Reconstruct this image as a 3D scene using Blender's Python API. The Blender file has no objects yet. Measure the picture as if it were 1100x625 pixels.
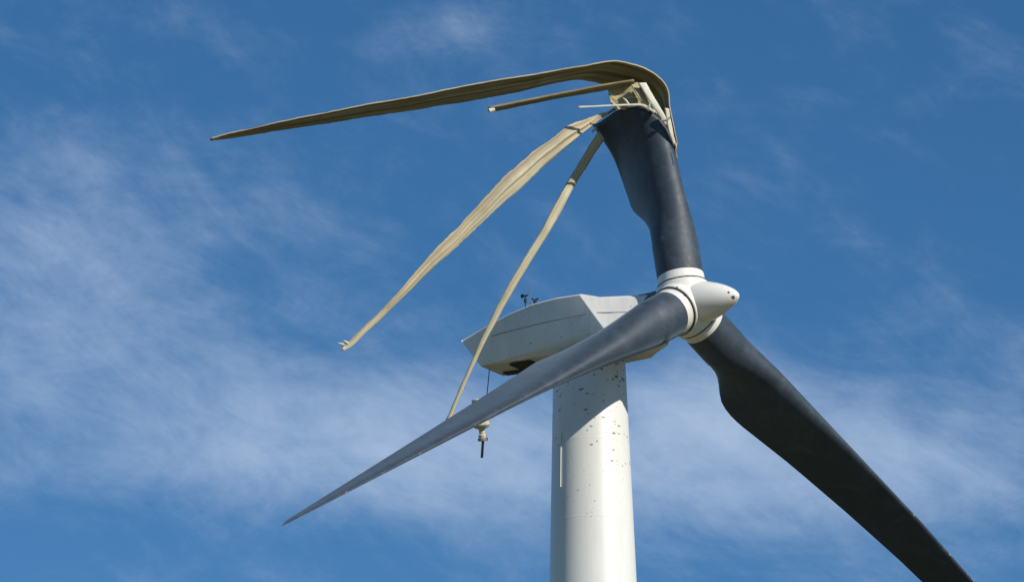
import bpy, bmesh, math, random
from mathutils import Vector, Matrix, noise
random.seed(7)
S = bpy.context.scene
C = S.collection
R = math.radians

# ------------------------------------------------------------------ camera
EL, ROLL, FPX, DEP = R(19.0), R(-0.7), 5243.9, 134.46      # view elevation, roll, focal length in photo pixels, hub depth in metres
CAM = Vector((0, 0, 1.6))
FWD = Vector((0, math.cos(EL), math.sin(EL)))
_up, _rt = Vector((0, -math.sin(EL), math.cos(EL))), Vector((1, 0, 0))
RT = math.cos(ROLL) * _rt + math.sin(ROLL) * _up
UP = -math.sin(ROLL) * _rt + math.cos(ROLL) * _up
cd = bpy.data.cameras.new('camera')
cd.sensor_width = 36.0
cd.lens = FPX / 1100 * 36.0
cd.clip_start, cd.clip_end = 0.5, 20000
cam = bpy.data.objects.new('camera', cd)
C.objects.link(cam)
cam.matrix_world = Matrix.Translation(CAM) @ Matrix((RT, UP, -FWD)).transposed().to_4x4()
S.camera = cam

# ------------------------------------------------------------------ sun and sky
SUN_EL = R(31.0)
SUN_AZ = (0.758, -0.652)                                      # horizontal direction towards the sun
_n = math.hypot(*SUN_AZ)
TO_SUN = Vector((SUN_AZ[0] / _n * math.cos(SUN_EL), SUN_AZ[1] / _n * math.cos(SUN_EL), math.sin(SUN_EL)))
sl = bpy.data.lights.new('sun', 'SUN')
sl.energy, sl.angle, sl.color = 4.4, R(0.5), (1.0, 0.95, 0.86)
sun = bpy.data.objects.new('sun', sl)
C.objects.link(sun)
sun.rotation_euler = TO_SUN.to_track_quat('Z', 'Y').to_euler()
sun.location = (60, -60, 80)

W = bpy.data.worlds.new('World')
S.world = W
W.use_nodes = True
wn, wl = W.node_tree.nodes, W.node_tree.links
wn.clear()
def WN(t, **kw):
    n = wn.new(t)
    for k, v in kw.items(): setattr(n, k, v)
    return n
def wmath(op, a, b=None, clamp=False):
    n = WN('ShaderNodeMath', operation=op); n.use_clamp = clamp
    for i, v in enumerate((a, b)):
        if v is None: continue
        if isinstance(v, (int, float)): n.inputs[i].default_value = v
        else: wl.new(v, n.inputs[i])
    return n.outputs[0]
sky = WN('ShaderNodeTexSky', sky_type='NISHITA')
sky.sun_disc = False
sky.sun_elevation = SUN_EL
sky.sun_rotation = math.atan2(SUN_AZ[0], SUN_AZ[1])
sky.altitude, sky.air_density, sky.dust_density, sky.ozone_density = 1500, 1.0, 0.15, 4.0
hs = WN('ShaderNodeHueSaturation')
hs.inputs['Hue'].default_value = 0.497
hs.inputs['Saturation'].default_value = 1.21
hs.inputs['Value'].default_value = 0.97
wl.new(sky.outputs[0], hs.inputs['Color'])
tc = WN('ShaderNodeTexCoord')
sx = WN('ShaderNodeSeparateXYZ'); wl.new(tc.outputs['Generated'], sx.inputs[0])
# streaky cirrus: direction noise, stretched along a slanted axis
def cloud_noise(rot, stretch, loc, nscale, detail, rough, dist):
    m1 = WN('ShaderNodeMapping'); wl.new(tc.outputs['Generated'], m1.inputs[0])
    m1.inputs['Rotation'].default_value = (0, R(rot), 0)
    m2 = WN('ShaderNodeMapping'); wl.new(m1.outputs[0], m2.inputs[0])
    m2.inputs['Scale'].default_value = (1, 1, stretch)
    m2.inputs['Location'].default_value = loc
    n = WN('ShaderNodeTexNoise'); wl.new(m2.outputs[0], n.inputs['Vector'])
    n.inputs['Scale'].default_value = nscale
    n.inputs['Detail'].default_value = detail
    n.inputs['Roughness'].default_value = rough
    n.inputs['Distortion'].default_value = dist
    return n.outputs['Fac']
nA = cloud_noise(-33, 2.9, (1.3, 0.2, 0.45), 15, 11, 0.66, 0.45)
nB = cloud_noise(-10, 2.5, (4.3, 1.2, 2.1), 26, 12, 0.70, 0.6)
nC = cloud_noise(-25, 1.3, (2.3, 3.2, 0.1), 85, 6, 0.62, 0.3)
# cirrus banks: where the sky above this place carries cloud (x, z of the view direction, radii, weight)
BANKS = [(-0.095, 0.338, 0.030, 0.012, 0.33), (-0.078, 0.325, 0.036, 0.012, 0.32), (-0.098, 0.310, 0.030, 0.010, 0.28), (-0.035, 0.2995, 0.044, 0.014, 0.62), (-0.008, 0.2910, 0.040, 0.012, 0.45),
         (-0.085, 0.2905, 0.040, 0.006, 0.24), (0.036, 0.3035, 0.020, 0.010, 0.48), (0.062, 0.2995, 0.030, 0.011, 0.42), (0.088, 0.2880, 0.028, 0.012, 0.45), (0.045, 0.285, 0.034, 0.010, 0.40),
         (-0.074, 0.353, 0.026, 0.007, 0.30), (-0.050, 0.343, 0.022, 0.007, 0.22), (-0.015, 0.3755, 0.013, 0.005, 0.32), (0.0, 0.255, 0.3, 0.010, 0.08),
         (-0.24, 0.33, 0.10, 0.04, 0.5), (0.24, 0.31, 0.10, 0.04, 0.5), (0.2, 0.47, 0.12, 0.04, 0.4), (-0.2, 0.52, 0.15, 0.05, 0.4)]
acc = None
for bx_, bz_, rx_, rz_, wt in BANKS:
    dx = wmath('MULTIPLY', wmath('SUBTRACT', sx.outputs[0], bx_), 1 / rx_)
    dz = wmath('MULTIPLY', wmath('SUBTRACT', sx.outputs[2], bz_), 1 / rz_)
    r2 = wmath('ADD', wmath('MULTIPLY', dx, dx), wmath('MULTIPLY', dz, dz))
    g = wmath('MULTIPLY', wmath('EXPONENT', wmath('MULTIPLY', r2, -1.0)), wt)
    acc = g if acc is None else wmath('ADD', acc, g)
tex = wmath('ADD', wmath('ADD', wmath('MULTIPLY', nA, 1.0), wmath('MULTIPLY', nB, 0.8)), wmath('MULTIPLY', nC, 0.42))      # mean about 1.11
val = wmath('ADD', acc, wmath('SUBTRACT', tex, 1.11))
mr = WN('ShaderNodeMapRange'); mr.interpolation_type = 'SMOOTHSTEP'
wl.new(val, mr.inputs['Value'])
mr.inputs['From Min'].default_value, mr.inputs['From Max'].default_value = -0.08, 1.25
mr.inputs['To Min'].default_value, mr.inputs['To Max'].default_value = 0.0, 0.74
dens = mr.outputs[0]
mx = WN('ShaderNodeMix', data_type='RGBA')
wl.new(dens, mx.inputs['Factor'])
wl.new(hs.outputs[0], mx.inputs[6])
mx.inputs[7].default_value = (5.2, 6.4, 8.3, 1)
bg = WN('ShaderNodeBackground')
bg.inputs['Strength'].default_value = 0.10
wl.new(mx.outputs[2], bg.inputs['Color'])
wo = WN('ShaderNodeOutputWorld'); wl.new(bg.outputs[0], wo.inputs[0])

S.view_settings.view_transform = 'Standard'
S.view_settings.look = 'None'
S.view_settings.exposure = 0.0
S.view_settings.gamma = 1.0
S.view_settings.use_curve_mapping = False
S.render.engine = 'CYCLES'

# ------------------------------------------------------------------ helpers
def U(px, py, dd=0.0):
    """the point seen at a photo pixel, dd metres beyond the hub's distance"""
    d = DEP + dd
    return CAM + d * (FWD + (px - 550) / FPX * RT - (py - 312.5) / FPX * UP)

HUB = U(736, 328)
A_AL, A_TA = R(35.0), R(-2.0)
AX = Vector((math.cos(A_AL) * math.cos(A_TA), -math.sin(A_AL) * math.cos(A_TA), math.sin(A_TA)))   # rotor axis, upwind
H = Vector((0, 0, 1)).cross(AX).normalized()               # lateral, away from the camera
V = AX.cross(H)
def N(s, w, z): return HUB - s * AX + w * H + z * V         # nacelle frame

def obj(name, verts, faces, mats, parent=None, smooth=True, sharp=None):
    me = bpy.data.meshes.new(name)
    me.from_pydata([tuple(v) for v in verts], [], faces)
    me.validate()
    for m in (mats if isinstance(mats, (list, tuple)) else [mats]): me.materials.append(m)
    if smooth: me.shade_smooth()
    if sharp is not None: me.set_sharp_from_angle(angle=R(sharp))
    o = bpy.data.objects.new(name, me)
    C.objects.link(o)
    if parent: o.parent = parent; o.matrix_parent_inverse = Matrix()
    return o

class MB:
    def __init__(s): s.v, s.f = [], []
    def add(s, v, f):
        b = len(s.v); s.v += [Vector(p) for p in v]; s.f += [tuple(i + b for i in q) for q in f]; return s
    def box(s, c, x, y, z):
        c = Vector(c)
        vs = [c + i * x + j * y + k * z for i in (-1, 1) for j in (-1, 1) for k in (-1, 1)]
        return s.add(vs, [(0, 1, 3, 2), (4, 6, 7, 5), (0, 4, 5, 1), (2, 3, 7, 6), (0, 2, 6, 4), (1, 5, 7, 3)])
    def lathe(s, o, ax, prof, n=48, caps=True):
        """prof: (distance along the axis, radius)"""
        ax = Vector(ax).normalized()
        u = ax.orthogonal().normalized(); w = ax.cross(u)
        vs, fs = [], []
        for t, r in prof:
            for i in range(n):
                a = 2 * math.pi * i / n
                vs.append(Vector(o) + ax * t + (u * math.cos(a) + w * math.sin(a)) * r)
        for k in range(len(prof) - 1):
            for i in range(n):
                j = (i + 1) % n
                fs.append((k * n + i, k * n + j, (k + 1) * n + j, (k + 1) * n + i))
        if caps:
            fs.append(tuple(range(n))[::-1]); fs.append(tuple((len(prof) - 1) * n + i for i in range(n)))
        return s.add(vs, fs)
    def tube(s, pts, r, n=10):
        rings = []
        P = [Vector(p) for p in pts]
        for k, p in enumerate(P):
            d = (P[min(k + 1, len(P) - 1)] - P[max(k - 1, 0)]).normalized()
            u = d.cross(Vector((0.3, 0.5, 0.81))).normalized(); w = d.cross(u)
            rr = r[k] if isinstance(r, (list, tuple)) else r
            rings.append([p + (u * math.cos(2 * math.pi * i / n) + w * math.sin(2 * math.pi * i / n)) * rr for i in range(n)])
        vs = [v for q in rings for v in q]; fs = []
        for k in range(len(P) - 1):
            for i in range(n):
                j = (i + 1) % n
                fs.append((k * n + i, k * n + j, (k + 1) * n + j, (k + 1) * n + i))
        fs.append(tuple(range(n))[::-1]); fs.append(tuple((len(P) - 1) * n + i for i in range(n)))
        return s.add(vs, fs)
    def build(s, name, mat, parent=None, smooth=True, sharp=35): return obj(name, s.v, s.f, mat, parent, smooth, sharp)

def smoothstep(a, b, x):
    t = min(1, max(0, (x - a) / (b - a))); return t * t * (3 - 2 * t)
def catmull(P, n):
    """n samples of a smooth curve through P (tuples), even in chord length"""
    P = [Vector(p) for p in P]
    L = [0]
    for a, b in zip(P, P[1:]): L.append(L[-1] + max((b - a).length, 1e-6))
    out = []
    for i in range(n):
        t = L[-1] * i / (n - 1)
        k = 0
        while k < len(P) - 2 and t > L[k + 1]: k += 1
        u = (t - L[k]) / (L[k + 1] - L[k])
        p0, p1, p2, p3 = P[max(k - 1, 0)], P[k], P[k + 1], P[min(k + 2, len(P) - 1)]
        m1 = (p2 - p0) * ((L[k + 1] - L[k]) / max(L[k + 1] - L[max(k - 1, 0)], 1e-6))
        m2 = (p3 - p1) * ((L[k + 1] - L[k]) / max(L[min(k + 2, len(P) - 1)] - L[k], 1e-6))
        out.append((2 * u**3 - 3 * u**2 + 1) * p1 + (u**3 - 2 * u**2 + u) * m1 + (-2 * u**3 + 3 * u**2) * p2 + (u**3 - u**2) * m2)
    return out

# ------------------------------------------------------------------ materials
class Mat:
    def __init__(s, name, rough=0.5, spec=0.5):
        s.m = bpy.data.materials.new(name); s.m.use_nodes = True
        s.nt = s.m.node_tree; s.b = s.nt.nodes['Principled BSDF']
        s.b.inputs['Roughness'].default_value = rough
        s.b.inputs['Specular IOR Level'].default_value = spec
        s.tc = s.nt.nodes.new('ShaderNodeTexCoord')
    def node(s, t, **kw):
        n = s.nt.nodes.new(t)
        for k, v in kw.items(): setattr(n, k, v)
        return n
    def link(s, a, b): s.nt.links.new(a, b)
    def vec(s, scale=(1, 1, 1), rot=(0, 0, 0), src='Object'):
        m = s.node('ShaderNodeMapping'); s.link(s.tc.outputs[src], m.inputs[0])
        m.inputs['Scale'].default_value = scale; m.inputs['Rotation'].default_value = rot
        return m.outputs[0]
    def aligned(s, along, scale):
        """object space turned so that z runs along the given direction, then scaled"""
        q = Vector(along).normalized().rotation_difference(Vector((0, 0, 1))).to_euler()
        m1 = s.node('ShaderNodeMapping'); s.link(s.tc.outputs['Object'], m1.inputs[0]); m1.inputs['Rotation'].default_value = tuple(q)
        m2 = s.node('ShaderNodeMapping'); s.link(m1.outputs[0], m2.inputs[0]); m2.inputs['Scale'].default_value = scale
        return m2.outputs[0]
    def noise(s, vec, scale, detail=4, rough=0.55, dist=0.0):
        n = s.node('ShaderNodeTexNoise'); s.link(vec, n.inputs['Vector'])
        n.inputs['Scale'].default_value = scale; n.inputs['Detail'].default_value = detail
        n.inputs['Roughness'].default_value = rough; n.inputs['Distortion'].default_value = dist
        return n.outputs['Fac']
    def ramp(s, fac, stops):
        r = s.node('ShaderNodeValToRGB'); s.link(fac, r.inputs[0])
        e = r.color_ramp.elements
        while len(e) < len(stops): e.new(0.5)
        for q, (p, c) in zip(e, stops):
            q.position = p; q.color = (c, c, c, 1) if isinstance(c, (int, float)) else (*c, 1)
        return r.outputs['Color']
    def mix(s, fac, a, b, mode='MIX'):
        n = s.node('ShaderNodeMix', data_type='RGBA', blend_type=mode)
        for i, v in ((0, fac), (6, a), (7, b)):
            if isinstance(v, (int, float)): n.inputs[i].default_value = v
            elif isinstance(v, tuple): n.inputs[i].default_value = (*v, 1)
            else: s.link(v, n.inputs[i])
        return n.outputs[2]
    def math(s, op, a, b=None):
        n = s.node('ShaderNodeMath', operation=op)
        for i, v in enumerate((a, b)):
            if v is None: continue
            if isinstance(v, (int, float)): n.inputs[i].default_value = v
            else: s.link(v, n.inputs[i])
        return n.outputs[0]
    def sep(s, src='Object'):
        n = s.node('ShaderNodeSeparateXYZ'); s.link(s.tc.outputs[src], n.inputs[0]); return n.outputs
    def color(s, c):
        if isinstance(c, tuple): s.b.inputs['Base Color'].default_value = (*c, 1)
        else: s.link(c, s.b.inputs['Base Color'])
    def bump(s, h, strength=0.2, dist=0.02):
        n = s.node('ShaderNodeBump'); s.link(h, n.inputs['Height'])
        n.inputs['Strength'].default_value = strength; n.inputs['Distance'].default_value = dist
        s.link(n.outputs[0], s.b.inputs['Normal'])

def white_paint(name, base=(0.78, 0.77, 0.72), dirt=(0.45, 0.42, 0.36), specks=0.0, streak=0.35, rough=0.35, zband=None):
    m = Mat(name, rough)
    big = m.noise(m.vec((1, 1, 0.35)), 1.4, 6, 0.6, 0.5)
    fine = m.noise(m.vec((6, 6, 0.6)), 2.0, 5, 0.6)
    f = m.ramp(m.math('ADD', m.math('MULTIPLY', big, 0.6), m.math('MULTIPLY', fine, 0.4)), [(0.40, 0.0), (0.75, 1.0)])
    col = m.mix(m.math('MULTIPLY', f, streak), base, dirt)
    if specks:
        v = m.node('ShaderNodeTexVoronoi', feature='F1')
        wv = m.node('ShaderNodeMapping'); m.link(m.tc.outputs['Object'], wv.inputs[0])
        wv.inputs['Scale'].default_value = (1, 1, 1.8); wv.inputs['Rotation'].default_value = (0.5, 0.6, 0.2)
        ad = m.node('ShaderNodeVectorMath', operation='ADD')
        nz = m.node('ShaderNodeTexNoise'); m.link(m.tc.outputs['Object'], nz.inputs['Vector']); nz.inputs['Scale'].default_value = 6.0
        nz.inputs['Detail'].default_value = 4
        sc = m.node('ShaderNodeVectorMath', operation='SCALE'); m.link(nz.outputs['Color'], sc.inputs[0]); sc.inputs['Scale'].default_value = 0.25
        m.link(wv.outputs[0], ad.inputs[0]); m.link(sc.outputs[0], ad.inputs[1])
        m.link(ad.outputs[0], v.inputs['Vector']); v.inputs['Scale'].default_value = 5.4
        rnd = m.node('ShaderNodeSeparateColor'); m.link(v.outputs['Color'], rnd.inputs[0])
        size = m.math('MULTIPLY', m.math('POWER', rnd.outputs[0], 1.7), 0.27)
        if zband:
            z = m.sep()[2]
            mr_ = m.node('ShaderNodeMapRange'); m.link(z, mr_.inputs[0])
            mr_.inputs[1].default_value, mr_.inputs[2].default_value, mr_.inputs[3].default_value, mr_.inputs[4].default_value = zband[0], zband[1], 0.16, 1.0
            patch = m.ramp(m.noise(m.vec((1, 1, 1)), 1.1, 2), [(0.35, 0.35), (0.62, 1.0)])
            size = m.math('MULTIPLY', m.math('MULTIPLY', size, mr_.outputs[0]), patch)
        spot = m.math('LESS_THAN', v.outputs['Distance'], m.math('MULTIPLY', size, specks))
        col = m.mix(m.math('MULTIPLY', spot, 0.72), col, (0.06, 0.05, 0.04))
    m.color(col)
    m.bump(big, 0.06, 0.03)
    return m.m

def dark_gelcoat():
    """dark blade paint; the mesh attribute 'lead' is 1 on the leading edge, where the paint is chipped"""
    m = Mat('dark_gelcoat', 0.6, 0.6)
    big = m.noise(m.vec((0.6, 0.6, 0.6)), 2.2, 6, 0.6, 1.0)
    fine = m.noise(m.vec((1, 1, 1)), 9.0, 5, 0.65)
    scuff = m.noise(m.vec((1, 1, 4)), 5.0, 6, 0.7, 1.5)
    f = m.math('ADD', m.math('MULTIPLY', big, 0.5), m.math('ADD', m.math('MULTIPLY', fine, 0.2), m.math('MULTIPLY', scuff, 0.3)))
    col = m.ramp(f, [(0.36, (0.017, 0.027, 0.041)), (0.50, (0.026, 0.040, 0.059)), (0.64, (0.052, 0.074, 0.100))])
    at = m.node('ShaderNodeAttribute', attribute_name='lead')
    ch = m.noise(m.vec((1, 1, 1)), 2.1, 7, 0.75)
    chip = m.ramp(m.math('MULTIPLY', m.math('POWER', at.outputs['Fac'], 3.0), ch), [(0.57, 0.0), (0.60, 1.0)])
    m.color(m.mix(m.math('MULTIPLY', chip, 0.75), col, (0.36, 0.33, 0.27)))
    rr = m.ramp(fine, [(0.3, 0.54), (0.75, 0.68)])
    m.link(rr, m.b.inputs['Roughness'])
    m.b.inputs['Sheen Weight'].default_value = 0.36         # chalky weathered film; the sky's grazing reflection is put in as bluish sheen
    m.b.inputs['Sheen Roughness'].default_value = 0.38
    m.b.inputs['Sheen Tint'].default_value = (0.58, 0.80, 1.0, 1)
    m.bump(fine, 0.05, 0.01)
    return m.m

def fibre(name, base, dark, light, core=False, rough=0.75):
    """bare glass fibre laminate with streaks along the given world direction"""
    m = Mat(name, rough, 0.3)
    at = m.node('ShaderNodeAttribute', attribute_name='grain')
    def gv(sc):
        q = m.node('ShaderNodeMapping'); m.link(at.outputs['Vector'], q.inputs[0]); q.inputs['Scale'].default_value = sc
        return q.outputs[0]
    st = m.noise(gv((11, 0.28, 1)), 1.0, 6, 0.62, 0.25)
    bl = m.noise(m.vec((1, 1, 1)), 1.7, 5, 0.6)
    fi = m.noise(gv((42, 0.9, 1)), 1.0, 4, 0.6, 0.1)
    col = m.ramp(st, [(0.36, dark), (0.48, base), (0.62, light)])
    if core:                                                # one side of the skin still wears its pinkish core film
        sp = m.node('ShaderNodeSeparateXYZ'); m.link(at.outputs['Vector'], sp.inputs[0])
        ed = m.math('ADD', sp.outputs[0], m.math('MULTIPLY', m.math('SUBTRACT', m.noise(gv((2, 0.5, 1)), 1.0, 4), 0.5), 0.35))
        col = m.mix(m.ramp(ed, [(0.30, 0.6), (0.36, 0.0)]), col, (0.37, 0.28, 0.19))
    col = m.mix(m.ramp(bl, [(0.48, 0.0), (0.72, 0.5)]), col, tuple(0.55 * c for c in base))
    col = m.mix(m.ramp(fi, [(0.35, 0.0), (0.75, 0.4)]), col, light)
    m.color(col)
    m.bump(m.math('ADD', st, m.math('MULTIPLY', fi, 0.5)), 0.5, 0.03)
    return m.m

def plain(name, c, rough=0.6, var=0.3, spec=0.4, metal=0.0):
    m = Mat(name, rough, spec)
    n = m.noise(m.vec(), 7.0, 5, 0.6)
    m.color(m.ramp(n, [(0.3, tuple(x * (1 - var) for x in c)), (0.7, tuple(x * (1 + var) for x in c))]))
    m.b.inputs['Metallic'].default_value = metal
    m.bump(n, 0.1, 0.01)
    return m.m

M_TOWER = white_paint('tower_paint', specks=2.1, streak=0.20, zband=(38.3, 43.6))
M_NAC = white_paint('nacelle_paint', base=(0.80, 0.79, 0.74), dirt=(0.42, 0.40, 0.34), specks=0.62, streak=0.42)
def chips(mat, pts):
    nt = mat.node_tree; pb = nt.nodes['Principled BSDF']
    src = pb.inputs['Base Color'].links[0].from_socket
    t = nt.nodes.new('ShaderNodeTexCoord')
    nz = nt.nodes.new('ShaderNodeTexNoise'); nt.links.new(t.outputs['Object'], nz.inputs['Vector']); nz.inputs['Scale'].default_value = 14
    for p, r in pts:
        d = nt.nodes.new('ShaderNodeVectorMath'); d.operation = 'DISTANCE'; nt.links.new(t.outputs['Object'], d.inputs[0]); d.inputs[1].default_value = p
        a = nt.nodes.new('ShaderNodeMath'); a.operation = 'MULTIPLY_ADD'; nt.links.new(nz.outputs['Fac'], a.inputs[0]); a.inputs[1].default_value = 0.12; nt.links.new(d.outputs['Value'], a.inputs[2])
        l = nt.nodes.new('ShaderNodeMath'); l.operation = 'LESS_THAN'; nt.links.new(a.outputs[0], l.inputs[0]); l.inputs[1].default_value = r + 0.06
        mx_ = nt.nodes.new('ShaderNodeMix'); mx_.data_type = 'RGBA'
        nt.links.new(l.outputs[0], mx_.inputs[0]); nt.links.new(src, mx_.inputs[6]); mx_.inputs[7].default_value = (0.10, 0.085, 0.06, 1)
        src = mx_.outputs[2]
    nt.links.new(src, pb.inputs['Base Color'])
M_HUB = white_paint('hub_paint', base=(0.84, 0.82, 0.75), dirt=(0.52, 0.49, 0.41), streak=0.25, rough=0.3)
M_NOSE = white_paint('spinner_paint', base=(0.83, 0.81, 0.73), dirt=(0.60, 0.57, 0.48), specks=0.2, streak=0.15, rough=0.3)
M_DARK = dark_gelcoat()
M_BLACK = plain('dark_steel', (0.020, 0.019, 0.018), 0.6)
M_RUST = plain('rusty_seal', (0.060, 0.040, 0.026), 0.8, 0.5)
M_GREY = plain('grey_housing', (0.16, 0.16, 0.15), 0.55)
M_BEIGE = plain('beige_fitting', (0.62, 0.57, 0.46), 0.6)
M_WIRE = plain('steel_wire', (0.14, 0.14, 0.14), 0.5)

# ------------------------------------------------------------------ ground
def ground():
    m = Mat('dry_grass', 0.95, 0.1)
    n = m.noise(m.vec(), 0.05, 8, 0.6); n2 = m.noise(m.vec(), 1.5, 6, 0.7)
    c = m.ramp(n, [(0.35, (0.070, 0.066, 0.026)), (0.6, (0.125, 0.105, 0.052))])
    m.color(m.mix(m.math('MULTIPLY', n2, 0.5), c, (0.10, 0.10, 0.04)))
    g = obj('ground', [(-6000, -6000, 0), (6000, -6000, 0), (6000, 6000, 0), (-6000, 6000, 0)], [(0, 1, 2, 3)], m.m, None, False)
    g['kind'] = 'structure'
ground()

# ------------------------------------------------------------------ wind turbine
TOWER_S = 3.22
TX = HUB - TOWER_S * AX
TOP_Z = TX.z - 1.02
turbine = bpy.data.objects.new('wind_turbine', None)
C.objects.link(turbine)
turbine.location = (TX.x, TX.y, 0)
turbine['label'] = 'white wind turbine with dark blades, one of them snapped and split open above the hub'
turbine['category'] = 'wind turbine'
BASE = Matrix.Translation(-Vector((TX.x, TX.y, 0)))
def part(o, parent):
    """parent o keeping its world place"""
    o.parent = parent
    return o
def P(mb, name, mat, parent=turbine, **kw):
    o = mb.build(name, mat, None, **kw)
    for v in o.data.vertices: v.co = BASE @ v.co
    o.parent = parent
    return o
def PO(name, verts, faces, mats, parent=turbine, **kw):
    return part(obj(name, [BASE @ Vector(v) for v in verts], faces, mats, None, **kw), parent)

# tower
def tower_r(z): return 1.0 + (TOP_Z - z) * 0.0300
mb = MB()
prof = []
seams = [TOP_Z - 0.35 - 2.25 * k for k in range(0, 19)]
zs = [TOP_Z]
for z in seams: zs += [z + 0.30, z + 0.04, z + 0.02, z, z - 0.02, z - 0.04, z - 0.30]
zs += [0.0]
for i, z in enumerate(zs):
    r = tower_r(z) + (0.004 if z in seams else 0.0)
    prof.append((z, r))
mb.lathe((TX.x, TX.y, 0), (0, 0, 1), prof[::-1], 96)
tower = P(mb, 'tower', M_TOWER, sharp=60)
ring = MB().lathe((TX.x, TX.y, 0), (0, 0, 1), [(TOP_Z - 0.02, 0.985), (TOP_Z + 0.05, 0.985)], 64)
P(ring, 'yaw_ring', M_BLACK, tower)
# thin strip up the side of the tower
ang = None
td = (U(604, 500) - U(638, 500)); td = Vector((td.x, 0, 0)).normalized()
a0 = math.asin(33.5 / 44.0)
dirn = Vector((-math.sin(a0), -math.cos(a0), 0)).normalized()
z1, z2 = TX.z - (470 - 345) / 37.0 + 0.0, TX.z - (528 - 345) / 37.0
side = Vector((0, 0, 1)).cross(dirn)
mb = MB()
c1 = Vector((TX.x, TX.y, z1)) + dirn * (tower_r(z1) + 0.02); c2 = Vector((TX.x, TX.y, z2)) + dirn * (tower_r(z2) + 0.02)
mb.box((c1 + c2) / 2, side * 0.016, dirn * 0.012, (c1 - c2) / 2)
P(mb, 'cable_duct', M_TOWER, tower)

# nacelle: sections (s at z=0, shear of s with z, shoulder z, shoulder w, low side z, low side w, bottom z, bottom w, roof rise)
SEC = [(0.78, 0.10, 0.35, 0.40, -0.45, 0.42, -0.64, 0.36, 0.05),
       (1.02, 0.20, 0.365, 0.50, -0.56, 0.54, -0.88, 0.44, 0.06),
       (2.05, 0.62, 0.42, 0.90, -0.68, 0.94, -0.98, 0.70, 0.07),
       (2.42, 0.74, 0.55, 1.10, -0.72, 1.10, -1.02, 0.84, 0.06),
       (3.30, 0.60, 0.59, 1.08, -0.74, 1.06, -1.03, 0.86, 0.06),
       (4.20, 0.60, 0.57, 1.01, -0.75, 0.97, -1.00, 0.80, 0.06),
       (5.10, 0.60, 0.45, 0.92, -0.76, 0.85, -0.94, 0.70, 0.06),
       (6.00, 0.60, 0.28, 0.81, -0.77, 0.72, -0.90, 0.62, 0.05),
       (7.12, 0.75, 0.03, 0.68, -0.77, 0.58, -0.84, 0.52, 0.02)]
def nac_section(t):
    s0, k, zs_, ws, zl, wl_, zb, wb, rr = t
    pts = [(-ws * 0.5, zs_ + rr * 0.8), (-ws * 0.86, zs_ + rr * 0.15), (-ws, zs_ - 0.07), (-(ws * 0.5 + wl_ * 0.5) - 0.012, (zs_ + zl) / 2), (-wl_, zl + 0.05), (-wl_ * 0.8 - wb * 0.2, zl - 0.06), (-wb, zb)]
    full = pts + [(-wb * 0.3, zb - 0.01), (wb * 0.3, zb - 0.01)] + [(-w, z) for w, z in pts[::-1]]
    return [N(s0 + k * z, w, z) for w, z in full]
rings = [nac_section(t) for t in SEC]
n = len(rings[0])
vs = [v for q in rings for v in q]; fs = []
for k in range(len(rings) - 1):
    for i in range(n):
        j = (i + 1) % n
        fs.append((k * n + i, k * n + j, (k + 1) * n + j, (k + 1) * n + i))
fs.append(tuple(range(n))); fs.append(tuple((len(rings) - 1) * n + i for i in range(n))[::-1])
nacelle = PO('nacelle', vs, fs, M_NAC, smooth=True, sharp=14)
bv = nacelle.modifiers.new('edge', 'BEVEL'); bv.width = 0.012; bv.segments = 2; bv.limit_method = 'ANGLE'; bv.angle_limit = R(20)
# joint between the upper and lower shell: a raised lip
def nac_side(s, z):
    """near side surface point at s, z"""
    for a, b in zip(SEC, SEC[1:]):
        sa, sb = a[0] + a[1] * z, b[0] + b[1] * z
        if sa <= s <= sb:
            u = (s - sa) / (sb - sa)
            def wz(t):
                zs_, ws, zl, wl_ = t[2], t[3], t[4], t[5]
                zm, wm = (zs_ + zl) / 2, (ws + wl_) / 2 + 0.012
                if z > zm: q = (z - zm) / (zs_ - 0.07 - zm); return wm + (ws - wm) * q
                q = (zm - z) / (zm - zl - 0.05); return wm + (wl_ - wm) * q
            return wz(a) * (1 - u) + wz(b) * u
    return SEC[-1][3]
lip = [(1.1, -0.15), (1.7, -0.13), (2.2, -0.115), (2.6, -0.11), (3.4, -0.10), (4.2, -0.09), (5.0, -0.09), (5.6, -0.09), (6.0, -0.10)]
M_JOINT = plain('joint_sealant', (0.34, 0.33, 0.30), 0.7)
for sgn in (-1, 1):
    mb = MB()
    ws_ = [nac_side(a_, b_) for a_, b_ in lip]
    pr = []
    for (a_, b_), w_ in zip(lip, ws_):
        pr.append([N(a_, sgn * (w_ - 0.03), b_ + 0.009), N(a_, sgn * (w_ + 0.012), b_ + 0.009), N(a_, sgn * (w_ + 0.012), b_ - 0.009), N(a_, sgn * (w_ - 0.03), b_ - 0.009)])
    vs = [v for q in pr for v in q]
    fs = [(k * 4 + i, k * 4 + (i + 1) % 4, k * 4 + 4 + (i + 1) % 4, k * 4 + 4 + i) for k in range(len(pr) - 1) for i in range(4)] + [(3, 2, 1, 0), tuple(len(vs) - 4 + i for i in range(4))]
    mb.add(vs, fs)
    P(mb, 'shell_joint', M_JOINT, nacelle, smooth=False)
# hatch and a thin dark panel lying on the underside
mb = MB(); mb.box(N(5.15, -0.30, -0.952), AX * 0.36, H * 0.27, V * 0.02)
P(mb, 'hatch', M_BLACK, nacelle, smooth=False)
mb = MB(); mb.box(N(4.95, 0.22, -0.962), (N(3.6, 0.16, -1.03) - N(6.2, 0.26, -0.90)) / 2, H * 0.13, V * 0.015)
P(mb, 'dark_panel', M_BLACK, nacelle, smooth=False)
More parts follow.
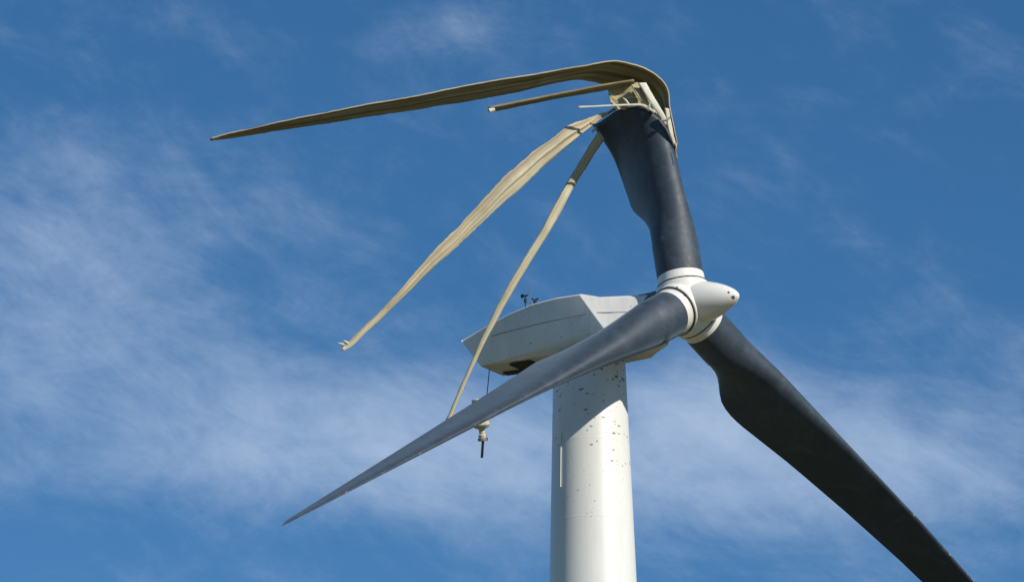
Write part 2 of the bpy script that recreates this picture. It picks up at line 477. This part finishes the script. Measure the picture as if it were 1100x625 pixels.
# front housing of the main bearing
mb = MB().lathe(HUB, -AX, [(0.30, 0.50), (0.62, 0.54), (0.80, 0.56), (1.20, 0.52)], 40)
P(mb, 'bearing_housing', M_GREY, nacelle)
mb = MB(); mb.box(N(1.08, 0.0, 0.42), AX * 0.26, H * 0.34, V * 0.022)
P(mb, 'roof_panel', M_GREY, nacelle)
# weather instruments on the roof
def sensor(s, w, h, kind):
    foot = N(s, w, 0.42)
    m_ = MB(); m_.tube([foot, foot + V * h], 0.014, 8)
    top = foot + V * h
    if kind:
        m_.tube([top + AX * -0.09, top + AX * 0.09], 0.022, 8)
        m_.box(top + AX * -0.11 + V * 0.01, AX * 0.045, H * 0.012, V * 0.05)
        m_.lathe(foot + V * (h - 0.22), V, [(0, 0.02), (0.05, 0.042), (0.12, 0.042), (0.16, 0.02)], 12)
    else:
        m_.lathe(top - V * 0.16, V, [(0, 0.04), (0.05, 0.05), (0.12, 0.05), (0.14, 0.03)], 12)
        for q in range(3):
            d = (AX * math.cos(2.1 * q) + H * math.sin(2.1 * q))
            m_.tube([top, top + d * 0.08], 0.010, 6)
            m_.lathe(top + d * 0.08 - V * 0.03, V, [(0, 0.015), (0.03, 0.04), (0.06, 0.015)], 10)
    P(m_, 'wind_vane' if kind else 'anemometer', M_BLACK, nacelle)
sensor(5.10, -0.42, 0.62, True)
sensor(4.78, -0.40, 0.46, False)
mb = MB().tube([N(4.95, -0.40, 0.42), N(4.93, -0.40, 1.35)], 0.009, 6)
P(mb, 'lightning_rod', M_WIRE, nacelle)

# hub
BDIR = [Vector((-0.1267, 0.0467, 0.9908)), Vector((0.5983, 0.6493, -0.4696)), Vector((-0.5695, -0.6364, -0.5190)).normalized()]
mb = MB()
def sphere_prof(r, n=24): return [(r * math.cos(math.pi * k / n), max(1e-3, r * math.sin(math.pi * k / n))) for k in range(n + 1)]
mb.lathe(HUB - AX * 0.02, AX, sphere_prof(0.76)[::-1], 48, False)
for b in BDIR: mb.lathe(HUB, b, [(0.0, 0.735), (0.42, 0.74), (0.54, 0.735), (0.57, 0.715)], 48)
mb.lathe(HUB, AX, [(-0.30, 0.55), (0.30, 0.62), (0.45, 0.60)], 48)
hub = P(mb, 'hub', M_HUB)
rm = hub.modifiers.new('blend', 'REMESH'); rm.mode = 'VOXEL'; rm.voxel_size = 0.022; rm.use_smooth_shade = True
sm = hub.modifiers.new('soft', 'SMOOTH'); sm.factor = 0.5; sm.iterations = 14
mb = MB().lathe(HUB, AX, [(0.34, 0.600), (0.44, 0.602), (0.58, 0.585), (0.82, 0.535), (1.09, 0.452), (1.31, 0.365), (1.49, 0.27), (1.62, 0.185), (1.705, 0.105), (1.745, 0.045), (1.75, 0.002)], 64)
P(mb, 'spinner', M_NOSE, hub, sharp=60)
RIM = 0.86
for b in BDIR:
    mb = MB().lathe(HUB, b, [(0.50, 0.60), (0.56, 0.703), (0.60, 0.703), (0.605, 0.60)], 56)
    P(mb, 'seal_ring', M_RUST, hub)
    mb = MB().lathe(HUB, b, [(0.59, 0.60), (0.60, 0.662), (0.64, 0.668), (0.66, 0.655), (RIM - 0.02, 0.652), (RIM, 0.644), (RIM + 0.03, 0.60)], 64)
    P(mb, 'blade_collar', M_HUB, hub)

# chipped and rust-stained spots on hub, nose and nacelle front
OFF = Vector((TX.x, TX.y, 0))
_cd = (-FWD - (-FWD).dot(AX) * AX).normalized(); _cu = AX.cross(_cd)
chips(M_NOSE, [(tuple(HUB + AX * 1.64 + (_cd * 0.95 + _cu * 0.3) * 0.15 - OFF), 0.045), (tuple(HUB + AX * 1.56 + (_cd * 0.85 - _cu * 0.5) * 0.21 - OFF), 0.035)])
rs = random.Random(4); spots = []
for b in BDIR[1:]:
    c_ = (-FWD - (-FWD).dot(b) * b).normalized(); d_ = b.cross(c_)
    for _k in range(5):
        a_ = rs.uniform(-1.5, 1.5)
        spots.append((tuple(HUB + b * rs.uniform(0.52, 0.64) + (c_ * math.cos(a_) + d_ * math.sin(a_)) * 0.70 - OFF), rs.uniform(0.02, 0.05)))
chips(M_HUB, spots)
chips(M_NAC, [(tuple(N(rs.uniform(0.80, 1.15), -rs.uniform(0.42, 0.5), rs.uniform(-0.3, 0.3)) - OFF), rs.uniform(0.015, 0.05)) for _k in range(7)])

# blades
BL = 18.5
def blade_frame(b, th):
    a = (AX - AX.dot(b) * b).normalized()
    t = a.cross(b)
    e = -a * math.cos(th) + t * math.sin(th)
    return e, b.cross(e)
def blade_section(b, r, pitch, nseg=40, outline=None, full=3.6):
    """pitch(r) in degrees; returns the ring of points"""
    e, nn = blade_frame(b, R(pitch(r)))
    w = smoothstep(1.65, full, r)
    ch = 1.28 + (2.02 - 1.28) * smoothstep(1.6, full, r) if r < 5.2 else 2.02 + (0.16 - 2.02) * ((r - 5.2) / (BL - 5.2)) ** 0.92
    if r > BL - 0.5: ch *= max(0.12, 1 - ((r - BL + 0.5) / 0.5) ** 2 * 0.88)
    tk = 0.42 + (0.17 - 0.42) * smoothstep(2.0, 9.0, r)
    rad = 0.648 if r < 1.89 else 0.634
    le = 0.64 + (0.07 - 0.64) * ((r - 0.8) / (BL - 0.8)) ** 0.9 if r > 0.8 else 0.64
    if outline:                                             # measured leading and trailing edges
        xl, xt = outline(r)
        le, ch = -xl, xt - xl
    out = []
    for i in range(nseg):
        t = 2 * math.pi * i / nseg
        x = (1 + math.cos(t)) / 2
        yt = 5 * tk * (0.2969 * math.sqrt(x) - 0.126 * x - 0.3516 * x * x + 0.2843 * x**3 - 0.1036 * x**4) * ch
        cam_ = 0.035 * ch * 4 * x * (1 - x)
        yy = (yt if math.sin(t) >= 0 else -yt) + cam_
        X1, Y1 = x * ch - le, yy
        X0, Y0 = rad * math.cos(t), rad * math.sin(t)
        X, Y = X0 + (X1 - X0) * w, Y0 + (Y1 - Y0) * w
        out.append(HUB + b * r + e * X + nn * Y)
    return out
def make_blade(b, pitch, radii, outline=None, full=3.6):
    rings = [blade_section(b, r, pitch, outline=outline, full=full) for r in radii]
    n = len(rings[0]); vs = [v for q in rings for v in q]; fs = []
    for k in range(len(rings) - 1):
        for i in range(n):
            j = (i + 1) % n
            fs.append((k * n + i, k * n + j, (k + 1) * n + j, (k + 1) * n + i))
    fs.append(tuple(range(n))[::-1]); fs.append(tuple((len(rings) - 1) * n + i for i in range(n)))
    return vs, fs
radii_full = [RIM + 0.005, 0.9, 1.2, 1.6, 1.87, 1.90] + [2.02 + 0.28 * k for k in range(13)] + [5.6 + 0.6 * k for k in range(21)] + [17.9, 18.1, 18.25, 18.38, 18.46, 18.5]
def pix(p):
    q = Vector(p) - CAM; z = q.dot(FWD)
    return 550 + FPX * q.dot(RT) / z, 312.5 - FPX * q.dot(UP) / z
def edge_outline(b, th, lead, trail):
    """chord ends measured from the photograph's two edge lines, in the blade's own plane"""
    h0 = pix(HUB); h1 = pix(HUB + b * 8)
    d = ((h1[0] - h0[0]), (h1[1] - h0[1])); l = math.hypot(*d); d = (d[0] / l, d[1] / l)
    def tab(pts): return [((x - h0[0]) * d[0] + (y - h0[1]) * d[1], -(x - h0[0]) * d[1] + (y - h0[1]) * d[0]) for x, y in pts]
    L_, T_ = tab(lead), tab(trail)
    def look(t, a):
        if a <= t[0][0]: return t[0][1]
        for (a0, p0), (a1, p1) in zip(t, t[1:]):
            if a <= a1: return p0 + (p1 - p0) * (a - a0) / (a1 - a0)
        (a0, p0), (a1, p1) = t[-2], t[-1]
        return p1 + (p1 - p0) * (a - a1) / (a1 - a0)
    def f(r):
        c = pix(HUB + b * r); e, _ = blade_frame(b, R(th(r))); q = pix(HUB + b * r + e)
        k = -(q[0] - c[0]) * d[1] + (q[1] - c[1]) * d[0]
        a = (c[0] - h0[0]) * d[0] + (c[1] - h0[1]) * d[1]
        ka = (q[0] - c[0]) * d[0] + (q[1] - c[1]) * d[1]
        lo = hi = 0.0
        for _i in range(6):
            lo = sum(look(L_, a + ka * lo + o) for o in (-7, 0, 7)) / 3 / k
            hi = sum(look(T_, a + ka * hi + o) for o in (-7, 0, 7)) / 3 / k
        if r > 13:                                          # beyond the picture: taper on to the tip
            q_ = (r - 13) / (BL - 13)
            l13, h13 = f(13.0)
            m13 = (l13 + h13) / 2 - 0.1 * q_; w13 = (h13 - l13) / 2 * (1 - q_ * 0.72) * (max(0.1, 1 - max(0, (q_ - 0.92) / 0.08) ** 2 * 0.9))
            return m13 - w13, m13 + w13
        return lo, hi
    return f
PITCH_R = lambda r: -11.0
ob2 = edge_outline(BDIR[1], PITCH_R, [(782, 342), (843, 407.5), (919, 486), (990, 561), (1047, 625), (1080, 664)],
                   [(737, 368), (761, 390), (765, 407), (770, 424), (779.6, 441), (792, 454), (848, 498), (909, 550), (966, 601), (991, 625), (1032, 664)])
v_, f_ = make_blade(BDIR[1], PITCH_R, radii_full, ob2)
right_blade = PO('blade', v_, f_, M_DARK, sharp=50)
right_blade['label'] = 'intact dark blade pointing down to the right'
v_, f_ = make_blade(BDIR[2], lambda r: -7.0, radii_full, None, 5.2)
front_blade = PO('blade', v_, f_, M_DARK, sharp=50)
front_blade['label'] = 'intact dark blade sweeping down to the left in front of the tower'
radii_stub = [RIM + 0.005, 0.9, 1.2, 1.6, 1.87, 1.90] + [2.0 + 0.15 * k for k in range(18)]

# the snapped blade: closed root, then the two skins split apart
PITCH_B = lambda r: -20.0
def pix(p):
    q = Vector(p) - CAM; z = q.dot(FWD)
    return 550 + FPX * q.dot(RT) / z, 312.5 - FPX * q.dot(UP) / z
STUB = [(300, 702, 754.5), (284, 700, 752.5), (257, 697.5, 746), (241, 689.5, 741), (226, 679, 735.5), (200, 670, 729.5), (184, 665.5, 726), (164, 660, 721.5), (151, 654.5, 718)]   # photo row, trailing edge, leading edge
def stub_edge(y, col):
    for t0, t1 in zip(STUB, STUB[1:]):
        if t1[0] <= y or t1 is STUB[-1]:
            u = min(1.4, max(0, (t0[0] - y) / (t0[0] - t1[0])))
            return t0[col] + (t1[col] - t0[col]) * u
def stub_outline(r):
    c = HUB + BDIR[0] * r
    cx, cy = pix(c)
    e, _ = blade_frame(BDIR[0], R(PITCH_B(r)))
    ex, ey = pix(c + e); kx, ky = ex - cx, ey - cy
    out = []
    for col in (2, 1):
        X = 0.0
        for _i in range(6): X = (stub_edge(cy + ky * X, col) - cx) / kx
        out.append(X)
    return out
v_, f_ = make_blade(BDIR[0], PITCH_B, radii_stub, stub_outline)
f_ = f_[:-1]                                                # open at the top
broken = PO('blade', v_, f_, M_DARK, sharp=50)
for o_, n_ in ((right_blade, 40), (front_blade, 40), (broken, 40)):
    at_ = o_.data.attributes.new('lead', 'FLOAT', 'POINT')
    at_.data.foreach_set('value', [max(0.0, -math.cos(2 * math.pi * (i % n_) / n_)) ** 2 * (0.0 if o_ is broken else smoothstep(12, 26, i // n_)) for i in range(len(o_.data.vertices))])
broken['label'] = 'snapped dark blade split open and folded over above the hub'

def ribbon(name, up, lo, mats, parent, n=60, m=7, bulge=0.0, rag=0.0, thick=0.03, face_cam=True, seed=0, fold=0.0, wav=0.0):
    """sheet between two edge curves of (px, py, dd); bulge lifts its middle, rag frays its edges"""
    rnd = random.Random(seed)
    a = catmull([U(*p) for p in up], n); b = catmull([U(*p) for p in lo], n)
    grid, grain, run = [], [], 0.0
    for k in range(n):
        p, q = a[k], b[k]
        t = (a[min(k + 1, n - 1)] - a[max(k - 1, 0)]).normalized()
        cr = (q - p)
        nn = t.cross(cr).normalized() if cr.length > 1e-5 else Vector((0, 0, 0))
        if nn.dot(CAM - p) < 0: nn = -nn
        e1 = (noise.noise(p * 1.3 + Vector((seed, 0, 0))) * 2.2 + noise.noise(p * 5.0) * 1.2 + rnd.gauss(0, 0.35)) * rag
        e2 = (noise.noise(q * 1.3 + Vector((0, seed, 0))) * 2.2 + noise.noise(q * 5.0) * 1.2 + rnd.gauss(0, 0.35)) * rag
        row = []
        run += (a[k] - a[k - 1]).length if k else 0.0
        for i in range(m):
            grain.append((i / (m - 1) * 0.8, run, seed * 3.1))
            u = i / (m - 1)
            uu = u
            pt = p + cr * uu + nn * bulge * cr.length * 4 * u * (1 - u)
            if i == 0: pt = pt - cr.normalized() * e1
            if i == m - 1: pt = pt + cr.normalized() * e2
            if fold and 0 < i < m - 1: pt = pt + nn * fold * cr.length * noise.noise(Vector((u * 4.5 + seed, k / n * 2.0, seed * 1.7)))
            if wav: pt = pt + nn * wav * noise.noise(pt * 0.9 + Vector((seed, 0, 0)))
            row.append(pt)
        grid.append(row)
    vs = [v for r_ in grid for v in r_]
    fs = [(k * m + i, k * m + i + 1, (k + 1) * m + i + 1, (k + 1) * m + i) for k in range(n - 1) for i in range(m - 1)]
    # wind the faces so the drawn side is the one towards the camera
    mid = fs[len(fs) // 2]
    nr = (vs[mid[1]] - vs[mid[0]]).cross(vs[mid[3]] - vs[mid[0]])
    if (nr.dot(CAM - vs[mid[0]]) < 0) == face_cam: fs = [q[::-1] for q in fs]
    o = PO(name, vs, fs, mats, parent, smooth=True)
    o.data.attributes.new('grain', 'FLOAT_VECTOR', 'POINT').data.foreach_set('vector', [x for g in grain for x in g])
    sd = o.modifiers.new('thickness', 'SOLIDIFY'); sd.thickness = thick; sd.offset = -1; sd.use_rim = True
    if isinstance(mats, (list, tuple)) and len(mats) > 1:
        sd.material_offset = 1; sd.material_offset_rim = len(mats) - 1 if len(mats) > 2 else 0
    return o

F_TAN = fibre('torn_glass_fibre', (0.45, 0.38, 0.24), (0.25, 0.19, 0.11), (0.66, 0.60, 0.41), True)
F_SHADE = fibre('shaded_laminate', (0.29, 0.235, 0.125), (0.15, 0.115, 0.055), (0.44, 0.38, 0.23))  # darker copy of the torn fibre, shade of the folded skin put into its colour
F_WEB = fibre('web_laminate', (0.38, 0.32, 0.16), (0.17, 0.14, 0.06), (0.58, 0.51, 0.31))
F_STRIP = fibre('spar_laminate', (0.50, 0.44, 0.28), (0.36, 0.30, 0.17), (0.62, 0.56, 0.40))
F_PALE = fibre('pale_laminate', (0.66, 0.62, 0.50), (0.50, 0.45, 0.34), (0.76, 0.72, 0.62))

# near skin of the stub up to the torn arch (dark outside, bare inside)
def near_skin():
    arch = [(636.8, 135, 2.8), (646, 130, 2.5), (655, 123.5, 2.2), (663, 118.5, 1.95), (676, 115, 1.68), (685, 115.5, 1.55), (694, 118, 1.48), (709, 128, 1.48), (717.6, 139, 1.5), (724, 156, 1.55)]
    ring = lambda r: blade_section(BDIR[0], r, PITCH_B, outline=stub_outline)
    lo_, hi_ = list(range(0, 21)), [0] + list(range(39, 19, -1))       # the two skins, trailing to leading edge
    q = ring(3.0)
    near = min((lo_, hi_), key=lambda ids: sum((q[i] - CAM).length for i in ids))
    m = 21
    arch_s = catmull([U(*p) for p in arch], m)
    prev = [[ring(r)[i] for i in near] for r in (3.6, 4.0, 4.4)]
    cols = []
    for i in range(m):
        tr = 1 - i / (m - 1)                                # 1 at the trailing edge, which hooks outwards at the tear
        md = prev[-1][i].lerp(arch_s[i], 0.55) + (RT * 0.16 - UP * 0.10) * tr ** 3
        cols.append(catmull([r_[i] for r_ in prev] + [md, arch_s[i]], 24)[5:])
    K = len(cols[0])
    vs = [cols[i][k] for k in range(K) for i in range(m)]
    fs = [(k * m + i, k * m + i + 1, (k + 1) * m + i + 1, (k + 1) * m + i) for k in range(K - 1) for i in range(m - 1)]
    mid = fs[len(fs) // 2]
    nr = (vs[mid[1]] - vs[mid[0]]).cross(vs[mid[3]] - vs[mid[0]])
    if nr.dot(CAM - vs[mid[0]]) < 0: fs = [q[::-1] for q in fs]
    o = PO('near_skin', vs, fs, [M_DARK, F_PALE], broken)
    sd = o.modifiers.new('thickness', 'SOLIDIFY'); sd.thickness = 0.04; sd.offset = -1; sd.material_offset = 1; sd.material_offset_rim = 1
    return o
near_skin()
# far skin behind it, seen from inside
ribbon('far_skin', [(727, 172, 1.9), (724, 156, 1.75), (718, 125, 2.0)],
       [(680, 173, 2.5), (670, 140, 2.7), (664, 118, 3.0)], [F_WEB, M_DARK], broken, n=20, m=7, bulge=-0.15, thick=0.04)

# folded-over skins
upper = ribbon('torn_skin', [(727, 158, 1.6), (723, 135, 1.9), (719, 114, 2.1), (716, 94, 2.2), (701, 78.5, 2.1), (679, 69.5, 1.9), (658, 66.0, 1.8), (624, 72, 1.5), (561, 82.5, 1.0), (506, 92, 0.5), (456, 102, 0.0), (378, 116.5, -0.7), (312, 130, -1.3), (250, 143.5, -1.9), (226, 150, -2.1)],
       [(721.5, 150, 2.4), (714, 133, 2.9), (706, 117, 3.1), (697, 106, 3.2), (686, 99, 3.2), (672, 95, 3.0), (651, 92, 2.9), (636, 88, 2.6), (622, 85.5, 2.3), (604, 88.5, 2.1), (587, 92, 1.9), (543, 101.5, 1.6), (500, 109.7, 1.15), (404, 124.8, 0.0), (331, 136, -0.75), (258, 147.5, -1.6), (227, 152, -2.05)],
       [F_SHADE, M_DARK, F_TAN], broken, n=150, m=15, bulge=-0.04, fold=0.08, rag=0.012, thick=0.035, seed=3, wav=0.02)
upper['label'] = 'long torn blade skin folded out to the left, shaded inside'
lower = ribbon('torn_skin', [(704, 119, 1.42), (690, 112.5, 1.50), (676, 113, 1.66), (665.7, 115, 1.82), (654.5, 119.2, 1.93), (638.8, 124.5, 1.96), (622, 130.8, 1.37), (606.3, 137, 1.01), (594, 147, 0.83), (578.4, 158, 0.61), (562.7, 171.6, 0.37), (544.8, 187, 0.10), (522.4, 210.8, -0.15), (500, 233, -0.40), (489.4, 246.4, -0.60), (469.5, 266, -0.98), (441.8, 296.6, -1.51), (426, 315, -1.79), (407.5, 335, -2.07), (389, 352, -2.35), (375.8, 366, -2.55), (368, 371.5, -2.67)],
       [(700, 121, 1.42), (688, 114.5, 1.50), (676, 115.5, 1.64), (661, 117.2, 1.88), (647.8, 126.8, 1.94), (632, 138.5, 1.70), (616.4, 151.4, 1.20), (598.5, 166, 0.87), (582.8, 179.4, 0.65), (562.7, 198.4, 0.35), (544.8, 214, 0.08), (526.9, 231, -0.12), (509, 247.7, -0.32), (484, 271.5, -0.73), (460, 292.6, -1.18), (432.6, 320, -1.71), (412.8, 338.8, -2.01), (391.7, 358.6, -2.33), (378.5, 372, -2.53), (369, 377, -2.67)],
       [F_TAN, M_DARK, F_PALE], broken, n=140, m=17, bulge=0.08, fold=0.13, rag=0.013, thick=0.04, seed=5, wav=0.02)
lower['label'] = 'sunlit tan strip of torn blade skin hanging down to the left'
mb = MB()
for (x1, y1), (x2, y2) in (((372, 371), (363, 368.5)), ((371, 372), (366, 377.5)), ((374, 369), (369, 365.5))):
    mb.tube([U(x1, y1, -2.75), U((x1 + x2) / 2, (y1 + y2) / 2, -2.8), U(x2, y2, -2.8)], [0.045, 0.04, 0.012], 7)
P(mb, 'frayed_tip', F_PALE, lower and broken)

# inside the break
ribbon('shear_web', [(653, 93, 1.9), (664, 92, 1.9), (677, 91, 1.9), (688, 92, 2.0), (700, 101, 2.2)],
       [(655, 106, 1.75), (661, 119, 1.75), (675, 117, 1.75), (688, 117, 1.8), (706, 126, 1.9)], F_WEB, broken, n=30, m=10, bulge=0.03, rag=0.045, fold=0.10, thick=0.03, seed=9, wav=0.12)
ribbon('shear_web', [(684, 93, 1.75), (687, 104, 1.7), (690, 116, 1.65)], [(690, 94, 1.6), (695, 106, 1.6), (699, 119, 1.6)], F_SHADE, broken, n=12, m=5, rag=0.03, thick=0.03, seed=4)
ribbon('spar_flange', [(678, 91, 1.6), (686, 104, 1.5), (695, 117, 1.55), (701, 121, 1.52)], [(685, 89.5, 1.7), (694, 104, 1.65), (703, 119, 1.6), (709, 129, 1.6)], F_WEB, broken, n=20, m=5, rag=0.01, thick=0.03, seed=10)
ribbon('spar_flange', [(685.5, 89.5, 1.5), (694, 103, 1.45), (704, 119, 1.45), (715, 135, 1.55)], [(694, 89, 1.6), (701, 102, 1.55), (710, 117, 1.5), (719, 132, 1.6)], F_PALE, broken, n=24, m=5, rag=0.008, thick=0.04, seed=11, bulge=0.08)
ribbon('spar_flange', [(714.5, 116, 1.2), (717, 131, 1.25), (720.5, 146, 1.3), (723.5, 156, 1.4)], [(719, 117, 1.3), (721, 131, 1.35), (724, 146, 1.4), (727, 158, 1.45)], F_PALE, broken, n=20, m=4, rag=0.01, thick=0.04, seed=12)
for pts in (((657, 104, 1.9), (655, 101, 1.85), (654.2, 97.5, 1.8)), ((664, 118, 1.6), (659, 112, 1.5), (655.5, 108.5, 1.4)), ((676, 114.5, 1.45), (672, 108, 1.4), (669, 105, 1.4)), ((697, 119, 1.4), (697.5, 113, 1.35), (699, 109, 1.35)), ((722, 152, 1.5), (726, 155, 1.4), (727, 160, 1.4)), ((641, 138, 2.6), (637, 140.5, 2.65), (635.5, 143, 2.65))):
    P(MB().tube([U(*q) for q in pts], [0.05, 0.035, 0.008], 5), 'torn_fibre', F_PALE, broken)
mb = MB().tube([U(711, 130, 1.25), U(716, 129, 1.2), U(719.5, 126, 1.2)], 0.035, 7)
P(mb, 'torn_fibre', F_PALE, broken)
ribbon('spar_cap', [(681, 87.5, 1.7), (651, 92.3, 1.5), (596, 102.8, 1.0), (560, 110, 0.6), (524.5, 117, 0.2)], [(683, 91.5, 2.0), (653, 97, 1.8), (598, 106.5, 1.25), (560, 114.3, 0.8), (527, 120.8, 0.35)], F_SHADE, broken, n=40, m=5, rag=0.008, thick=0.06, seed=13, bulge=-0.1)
mb = MB().tube([U(531, 117.9, 0.28), U(525, 119.1, 0.2)], [0.05, 0.06], 8); P(mb, 'frayed_tip', F_PALE, broken)
ribbon('edge_strip', [(704, 119.5, 1.36), (692, 112.2, 1.34), (683, 111.5, 1.3), (655, 112.5, 1.0), (621, 114, 0.6)], [(703, 122, 1.36), (691, 114.2, 1.32), (682, 113.6, 1.28), (655, 114.6, 1.0), (621, 116.2, 0.6)], F_PALE, broken, n=30, m=4, rag=0.004, thick=0.05, seed=14)
strip = ribbon('edge_strip', [(643, 141, 2.45), (634, 155, 2.52), (618, 181, 2.66), (607.5, 198.4, 2.5), (601, 210, 2.15), (589.6, 231, 1.85), (580.6, 248.5, 1.65), (561, 281, 1.3), (531, 334, 0.9), (506, 388, 0.5), (478, 453, 0.1)],
       [(650, 149.5, 2.45), (636.6, 169.3, 2.55), (626, 186, 2.68), (616.4, 201.4, 2.5), (610, 213, 2.15), (598.5, 235.4, 1.9), (590.7, 249, 1.7), (567, 287, 1.4), (536, 340, 0.9), (510.5, 390, 0.5), (483.5, 452, 0.1)], F_STRIP, broken, n=70, m=6, rag=0.006, thick=0.09, seed=15, bulge=0.22, fold=0.12)
strip['label'] = 'long narrow torn edge strip hanging in front of the nacelle'

# ------------------------------------------------------------------ fitting hanging on a cable below the nacelle
hang = bpy.data.objects.new('hanging_fitting', None)
C.objects.link(hang)
HO = U(518, 492, 2.0)
hang.location = HO
hang['label'] = 'beige mechanical fitting with a thin rod dangling on a cable below the nacelle'
hang['category'] = 'broken fitting'
def HP(mb, name, mat, parent=hang, **kw):
    o = mb.build(name, mat, None, **kw)
    for v in o.data.vertices: v.co = v.co - HO
    o.parent = parent
    return o
k = 1 / 38.6
axd = (U(514, 430, 2.0) - U(518.5, 470, 2.0)).normalized()
o0 = U(518.5, 470, 2.0)
mb = MB().lathe(o0, axd, [(5 * k, 3.4 * k), (9 * k, 3.2 * k), (11 * k, 7.5 * k), (14 * k, 9.6 * k), (18 * k, 9.4 * k), (19 * k, 6.5 * k), (34 * k, 6.0 * k), (35 * k, 7.4 * k), (41.5 * k, 7.4 * k), (42.5 * k, 6 * k)], 24)
body = HP(mb, 'body', M_BEIGE)
mb = MB(); mb.box(o0 + axd * 17 * k + RT * 6 * k, RT * 3 * k, FWD * 4 * k, UP * 3.2 * k); HP(mb, 'lug', M_BEIGE, body)
mb = MB(); mb.box(o0 + axd * 37 * k - RT * 6.3 * k, RT * 0.8 * k, FWD * 3 * k, UP * 2.3 * k); HP(mb, 'bracket', M_BLACK, body)
mb = MB().lathe(o0, axd, [(-3.5 * k, 4.6 * k), (-3 * k, 5.4 * k), (-0.4 * k, 5.4 * k), (0, 4.6 * k)], 24); HP(mb, 'flange', plain('stained_fitting', (0.30, 0.26, 0.18), 0.7))
mb = MB().lathe(o0, axd, [(-0.2 * k, 4.4 * k), (3.2 * k, 4.6 * k), (4 * k, 3 * k), (7 * k, 3 * k)], 20); HP(mb, 'neck', M_BEIGE)
mb = MB().tube([o0 - axd * 3 * k, U(517.6, 491.5, 2.0)], 1.5 * k, 10); HP(mb, 'rod', plain('worn_rod', (0.13, 0.11, 0.09), 0.6))
mb = MB().tube([U(526, 393, 3.4), U(525, 405, 3.0), U(523.5, 420, 2.4), U(521.5, 432, 2.05), o0 + axd * 41 * k], 0.014, 6); HP(mb, 'cable', M_WIRE)
